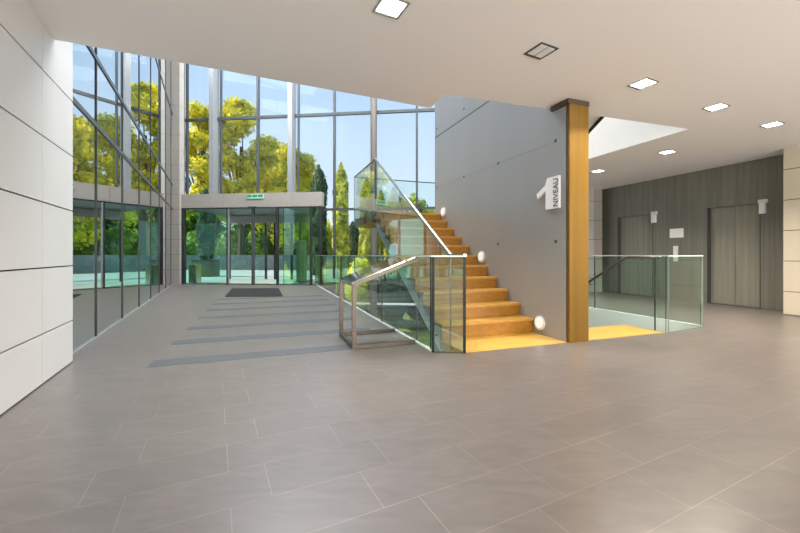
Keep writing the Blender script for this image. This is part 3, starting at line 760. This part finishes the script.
# ------------------------------------------------------------------ recessed ceiling lights
LAMP_W = 36
lights = [(391, 7, 1, 'glowing recessed ceiling light nearest the left, above the open floor'),
          (541, 51, 0, 'unlit recessed ceiling light with a dark frame, in front of the bronze column'),
          (643, 83.5, 1, 'glowing recessed ceiling light next along the row from the unlit one'),
          (716, 107, 1, 'glowing recessed ceiling light second along the row from the unlit one'),
          (772, 124.5, 1, 'glowing recessed ceiling light at the end of the row by the right panels'),
          (667, 152, 1, 'glowing recessed ceiling light between the opening corner and the lift wall'),
          (598, 171, 1, 'small glowing recessed ceiling light just right of the bronze column top')]
def lamp(p, on, txt):
    r_ = empty('ceiling_light', p, txt, 'light', 'recessed ceiling lights')
    a, b = E1, E2; h = 0.108; w = 0.016; z = -0.006
    mb = MB()
    for sgn in (-1, 1):
        mb.box(p + a * (sgn * (h - w / 2)) - a * w / 2 - b * h + UP * z, a * w, b * 2 * h, UP * 0.006)
        mb.box(p + b * (sgn * (h - w / 2)) - b * w / 2 - a * (h - w) + UP * z, b * w, a * 2 * (h - w), UP * 0.006)
    mb.build('frame', 'steel_dark' if not on else 'steel', r_)
    box1('reflector', 'steel', p - a * (h - w) - b * (h - w) + UP * -0.002, a * 2 * (h - w), b * 2 * (h - w), UP * 0.002, r_)
    for sgn in (-1, 1):
        mb = MB()
        mb.box(p + a * sgn * 0.046 - a * 0.040 - b * 0.080 + UP * -0.007, a * 0.080, b * 0.160, UP * 0.005)
        mb.build('bulb', 'lamp_glow' if on else 'white_frame', r_)
    if on:
        ld = bpy.data.lights.new('lamp_light', 'AREA'); ld.shape = 'SQUARE'; ld.size = 0.18; ld.spread = math.radians(125); ld.energy = LAMP_W; ld.color = (1.0, 0.90, 0.76)
        lo = bpy.data.objects.new('lamp_light', ld); COL.objects.link(lo); lo.parent = r_; lo.location = (0, 0, -0.012)
for px, y, on, txt in lights: lamp(d_(px, y), on, txt)
for k, (a, b) in enumerate(((4.5, -2.2), (7.4, -2.2), (1.6, -2.2))):  # extra lamps out of view, added to help light the room
    lamp(H(a, b, CEIL), True, 'added unseen ceiling light behind the viewpoint, %s' % ('in the middle', 'by the right wall', 'by the left wall')[k])

# ------------------------------------------------------------------ outdoors
gpts = [G(s_l - 40, 0.5, -0.1), G(vb + 0.12, 0.5, -0.1), V((-3.55, 16.6, -0.1)), V((-4.3, 19.2, -0.1)), V((-3.6, 25, -0.1)), V((18, 32, -0.1)), V((60, 40, -0.1)), V((60, 120, -0.1)), V((-60, 120, -0.1))]
MB().prism(gpts, V((0, 0, -3.3))).build('ground_paving', 'paving', kind='structure', label='pale paved forecourt outside')
MB().prism([G(vb + 0.12, 0.5, -3.2), G(40, 0.5, -3.2), V((60, 40, -0.15)), V((18, 32, -0.15)), V((-3.6, 25, -0.15)), V((-4.3, 19.2, -2.2)), V((-3.55, 16.6, -2.8))], V((0, 0, -0.15))).build('ground_bank', 'grass', kind='structure', label='sloping planted bank outside the glazed end wall')
wl = MB().box(V((-24, 29.0, -0.1)), V((32, -1.0, 0)), V((0.02, 0.6, 0)), UP * 1.15)
wl.build('garden_wall', 'rubble_stone', label='low grey rubble garden wall beyond the forecourt', cat='wall')
box1('grass_bank', 'grass', V((-40, 29.8, -0.1)), V((60, -1.0, 0)), V((0.3, 30, 0)), UP * 0.9, kind='structure')

def foliage(lobes, n, size, seed, core=0.72):
    """leaf cards scattered in ellipsoid lobes [(centre, (rx, ry, rz))]; returns MB with leaves plus rough inner masses"""
    rng = np.random.default_rng(seed)
    mb = MB(); vol = np.array([r[0] * r[1] + r[1] * r[2] for c, r in lobes]); pr = vol / vol.sum()
    for (c, r), f in zip(lobes, pr):
        k = max(8, int(n * f))
        d = rng.normal(size=(k, 3)); d /= np.linalg.norm(d, axis=1)[:, None]
        rad = rng.uniform(core, 1.05, size=k)[:, None]
        p = np.array(c) + d * rad * np.array(r)
        nn = d + rng.normal(scale=0.55, size=(k, 3)); nn /= np.linalg.norm(nn, axis=1)[:, None]
        t = np.cross(nn, rng.normal(size=(k, 3))); t /= np.linalg.norm(t, axis=1)[:, None]
        b = np.cross(nn, t); s = size * rng.uniform(0.6, 1.3, size=k)[:, None]
        for i in range(k):
            q = p[i]; a1 = t[i] * s[i]; b1 = b[i] * s[i] * 0.6
            mb.add([q - a1, q - b1, q + a1, q + b1], [(0, 1, 2, 3)])
    return mb
def trunk_mb(x, y, z0, z1, r):
    mb = MB(); mb.tube([V((x, y, z0)), V((x + 0.1, y, (z0 + z1) / 2)), V((x, y + 0.1, z1))], r, 8, 0, [r, r * 0.8, r * 0.45]); return mb
def tree(px, d, ztop_, w, label, leaf, seed, z0=0.0, n=4200, size=0.15, bare=0.35, name='tree', cat='tree', group=None):
    x = (px - 400) / F_PX * d
    r_ = empty(name, (x, d, z0), label, cat, group)
    rng = random.Random(seed); h = ztop_ - z0; cb = z0 + h * bare
    lobes = []
    for k in range(20):
        f0 = (k + rng.uniform(0.1, 0.9)) / 20
        zz = cb + (ztop_ - cb) * f0; f = math.sin(math.pi * min(1, 0.12 + f0 * 0.86)) ** 0.6
        an = rng.uniform(0, 6.28); ro = w * 0.42 * f * rng.uniform(0.35, 1.0); rl_ = w * rng.uniform(0.13, 0.24)
        lobes.append(((x + math.cos(an) * ro, d + math.sin(an) * ro, min(zz, ztop_ - rl_ * 0.7)), (rl_, rl_, rl_ * 0.9)))
    lobes.append(((x, d, ztop_ - w * 0.16), (w * 0.16, w * 0.16, w * 0.16)))
    foliage(lobes, n, size, seed, 0.2).build('foliage', leaf, r_)
    mb = trunk_mb(x, d, z0, cb + (ztop_ - cb) * 0.6, 0.16 + h * 0.012)
    for k in range(0, 20, 2):
        c = lobes[k][0]; mb.tube([V((x, d, min(cb, c[2] - 0.3))), V(c)], 0.07, 6, 0, [0.08, 0.03])
    mb.build('trunk', 'bark', r_)
def cypress(px, d, ztop_, r, label, seed, z0=0.0, leaf='leaf_cypress', n=2600, size=0.085):
    x = (px - 400) / F_PX * d
    r_ = empty('cypress', (x, d, z0), label, 'tree')
    h = ztop_ - z0; rng = np.random.default_rng(seed)
    ph = rng.uniform(0, 6.28, 4)
    def prof(f): return r * min(1.0, 0.72 + f * 0.9) * (1.0 if f < 0.78 else max(0.04, 1 - ((f - 0.78) / 0.22) ** 2.6))
    mb = MB()
    for i in range(n):
        f = rng.uniform(0, 1) ** 1.1; an = rng.uniform(0, 6.283)
        rr_ = prof(f) * (1 + 0.10 * math.sin(3 * an + ph[0] + 9 * f) + 0.08 * math.sin(5 * an + ph[1] - 21 * f)) * rng.uniform(0.82, 1.06)
        p = V((x + math.cos(an) * rr_, d + math.sin(an) * rr_, z0 + 0.12 + (h - 0.2) * f))
        nv = V((math.cos(an), math.sin(an), 0.3)) + V(rng.normal(scale=0.4, size=3)); nv.normalize()
        up = V((0, 0, 1)) + V(rng.normal(scale=0.35, size=3)); t = nv.cross(up).normalized(); b = t.cross(nv)
        sz = size * rng.uniform(0.7, 1.4)
        mb.add([p - b * sz * 1.2, p + t * sz * 0.55, p + b * sz * 1.6, p - t * sz * 0.55], [(0, 1, 2, 3)])
    ring = []; rad = []
    for k in range(10):
        f = k / 9; ring.append(V((x, d, z0 + 0.12 + (h - 0.3) * f))); rad.append(prof(f) * 0.82)
    mb.tube(ring, r, 14, 0, rad)
    mb.build('foliage', leaf, r_)
    trunk_mb(x, d, z0 - 0.05, z0 + h * 0.3, 0.07).build('trunk', 'bark', r_)
def bush(px, d, zc, rx, rz, label, leaf, seed, n=1800, size=0.07, name='bush', rounds=5):
    x = (px - 400) / F_PX * d; rng = random.Random(seed)
    lobes = [((x, d, zc), (rx * 0.85, rx * 0.7, rz * 0.9))]
    for k in range(rounds): lobes.append(((x + rng.uniform(-0.55, 0.55) * rx, d + rng.uniform(-0.4, 0.4) * rx, zc + rng.uniform(-0.5, 0.5) * rz), (rx * 0.5, rx * 0.5, rz * 0.5)))
    mb = foliage(lobes, n, size, seed, 0.8)
    mb2 = bmesh.new(); bmesh.ops.create_icosphere(mb2, subdivisions=3, radius=1)
    mb.add([V((x + v.co.x * rx * 0.78, d + v.co.y * rx * 0.64, zc + v.co.z * rz * 0.82)) for v in mb2.verts], [[v.index for v in f.verts] for f in mb2.faces]); mb2.free()
    return mb.build(name, leaf, label=label, cat='plant')

tree(202, 30, 13.0, 5.5, 'tall yellow-green tree at the far left behind the entrance canopy', 'leaf_yellow', 11, n=15000)
tree(241, 31, 14.0, 6.2, 'tallest yellow-green tree rising above the entrance canopy', 'leaf_yellow', 12, n=20000, bare=0.3)
tree(268, 37, 12.4, 5.0, 'yellow-green tree right of the tallest one behind the entrance', 'leaf_yellow', 13, n=15000)
tree(294, 30, 9.6, 5.2, 'bright yellow tree above the right half of the entrance canopy', 'leaf_yellow', 14, n=16000, bare=0.25)
tree(322, 46, 5.6, 5.0, 'small golden round tree by the far house', 'leaf_yellow', 15, n=2500, bare=0.3)
tree(218, 44, 9.2, 7.5, 'broad green tree low behind the left sliding door', 'leaf_green', 16, n=7000, bare=0.1, size=0.34)
tree(260, 44, 9.6, 7.5, 'broad green tree low behind the entrance doors', 'leaf_green', 17, n=7000, bare=0.1, size=0.34)
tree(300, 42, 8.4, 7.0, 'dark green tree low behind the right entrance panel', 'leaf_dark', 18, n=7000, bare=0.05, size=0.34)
tree(172, 42, 10, 8, 'green tree at the left end beyond the garden wall', 'leaf_green', 19, n=6000, bare=0.1, size=0.34)
for k, (px, d, hh) in enumerate(((196, 33, 1.6), (232, 33, 1.9), (262, 33, 1.7), (290, 33, 2.0), (316, 32, 1.6))):
    bush(px, d, 0.9 + hh * 0.45, 1.45, hh, 'rounded hedge bush on the bank behind the garden wall, %s from the left' % ('first', 'second', 'third', 'fourth', 'fifth')[k], 'leaf_green', 30 + k, 1500, 0.17)
# planted cypress in a box by the entrance
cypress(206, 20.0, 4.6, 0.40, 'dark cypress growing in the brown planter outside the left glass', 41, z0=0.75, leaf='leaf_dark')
pl = empty('planter', ((206 - 400) / F_PX * 20, 20, -0.1), 'brown box planter holding the dark cypress outside the entrance', 'planter')
xx = (206 - 400) / F_PX * 20
box1('box', 'planter_brown', V((xx - 0.5, 19.5, -0.1)), V((1.0, 0, 0)), V((0, 1.0, 0)), UP * 0.85, pl)
box1('rim', 'frame_black', V((xx - 0.52, 19.48, 0.75)), V((1.04, 0, 0)), V((0, 1.04, 0)), UP * 0.03, pl)
cypress(319, 21, 6.1, 0.42, 'dark slim cypress just right of the entrance canopy', 42, z0=-0.3, leaf='leaf_dark')
cypress(341, 17.5, 5.4, 0.34, 'sunlit cypress standing left of the stair landing glass', 43, z0=-2.3, n=4200)
cypress(367, 19, 5.0, 0.36, 'cypress behind the brown atrium column', 44, z0=-1.8, n=3600)
cypress(381, 21, 4.7, 0.30, 'narrow cypress right of the brown atrium column', 45, z0=-1.5, n=3000)
cypress(394, 18, 4.3, 0.40, 'sunlit cypress behind the stair handrail', 46, z0=-2.0, n=4200)
cypress(353, 24, 3.2, 0.40, 'dark distant cypress between the two sunlit cypresses', 47, z0=-0.6, leaf='leaf_dark')
tree(414, 19, 4.0, 2.4, 'leafy young tree behind the top of the stairs', 'leaf_green', 48, z0=-1.8, n=1500, bare=0.35, size=0.14)
tree(432, 20, 3.6, 2.2, 'leafy young tree at the end of the concrete stair wall', 'leaf_green', 49, z0=-1.8, n=1300, bare=0.35, size=0.14)
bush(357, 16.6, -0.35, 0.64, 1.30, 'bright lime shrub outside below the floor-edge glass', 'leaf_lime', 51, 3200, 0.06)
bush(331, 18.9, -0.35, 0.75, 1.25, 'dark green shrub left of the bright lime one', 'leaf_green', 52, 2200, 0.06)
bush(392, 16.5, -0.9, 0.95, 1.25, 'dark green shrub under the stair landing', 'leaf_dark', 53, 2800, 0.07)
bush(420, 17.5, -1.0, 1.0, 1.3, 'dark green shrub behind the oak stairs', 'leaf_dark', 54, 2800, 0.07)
bush(372, 21, -0.3, 0.9, 1.0, 'mid-green shrub further back behind the lime one', 'leaf_green', 55, 2000, 0.08)
# far house
hx, hd = (331 - 400) / F_PX * 52, 52
hs = empty('house', (hx, hd, 0), 'small beige house far beyond the garden right of the entrance', 'house')
box1('wall', 'render_beige', V((hx - 2.2, hd, 0.6)), V((5.5, 0, 0)), V((0, 4, 0)), UP * 1.7, hs)
MB().prism([V((hx - 2.6, hd - 0.4, 2.3)), V((hx - 2.6, hd + 4.4, 2.3)), V((hx - 2.6, hd + 2, 3.3))], V((6.3, 0, 0))).build('roof', 'roof_tile', hs)
# post and bin seen through the vestibule glass
tp = empty('totem', FN(0, 1.7) + EW * s_at(300, FN(0, 1.7)), 'green information totem inside the right entrance glass', 'totem')
tx = FN(0, 1.6) + EW * s_at(296, FN(0, 1.6))
box1('body', 'totem_green', tx, EW * 0.36, EN * 0.22, UP * 1.62, tp, bevel=0.02)
box1('foot', 'frame_black', tx - EW * 0.05 - EN * 0.03, EW * 0.46, EN * 0.28, UP * 0.02, tp)
bn = empty('bin', FN(s_at(192, F0), 0.7, 0), 'dark rounded bin with steel sides inside the left entrance glass', 'bin')
bx = FN(0, 0.62) + EW * s_at(188.5, FN(0, 0.62))
box1('body', 'planter_brown', bx + EW * 0.035, EW * 0.24, EN * 0.3, UP * 0.72, bn, bevel=0.03)
for k in (0, 1): box1('side_panel', 'steel', bx + EW * (k * 0.277), EW * 0.033, EN * 0.3, UP * 0.70, bn)
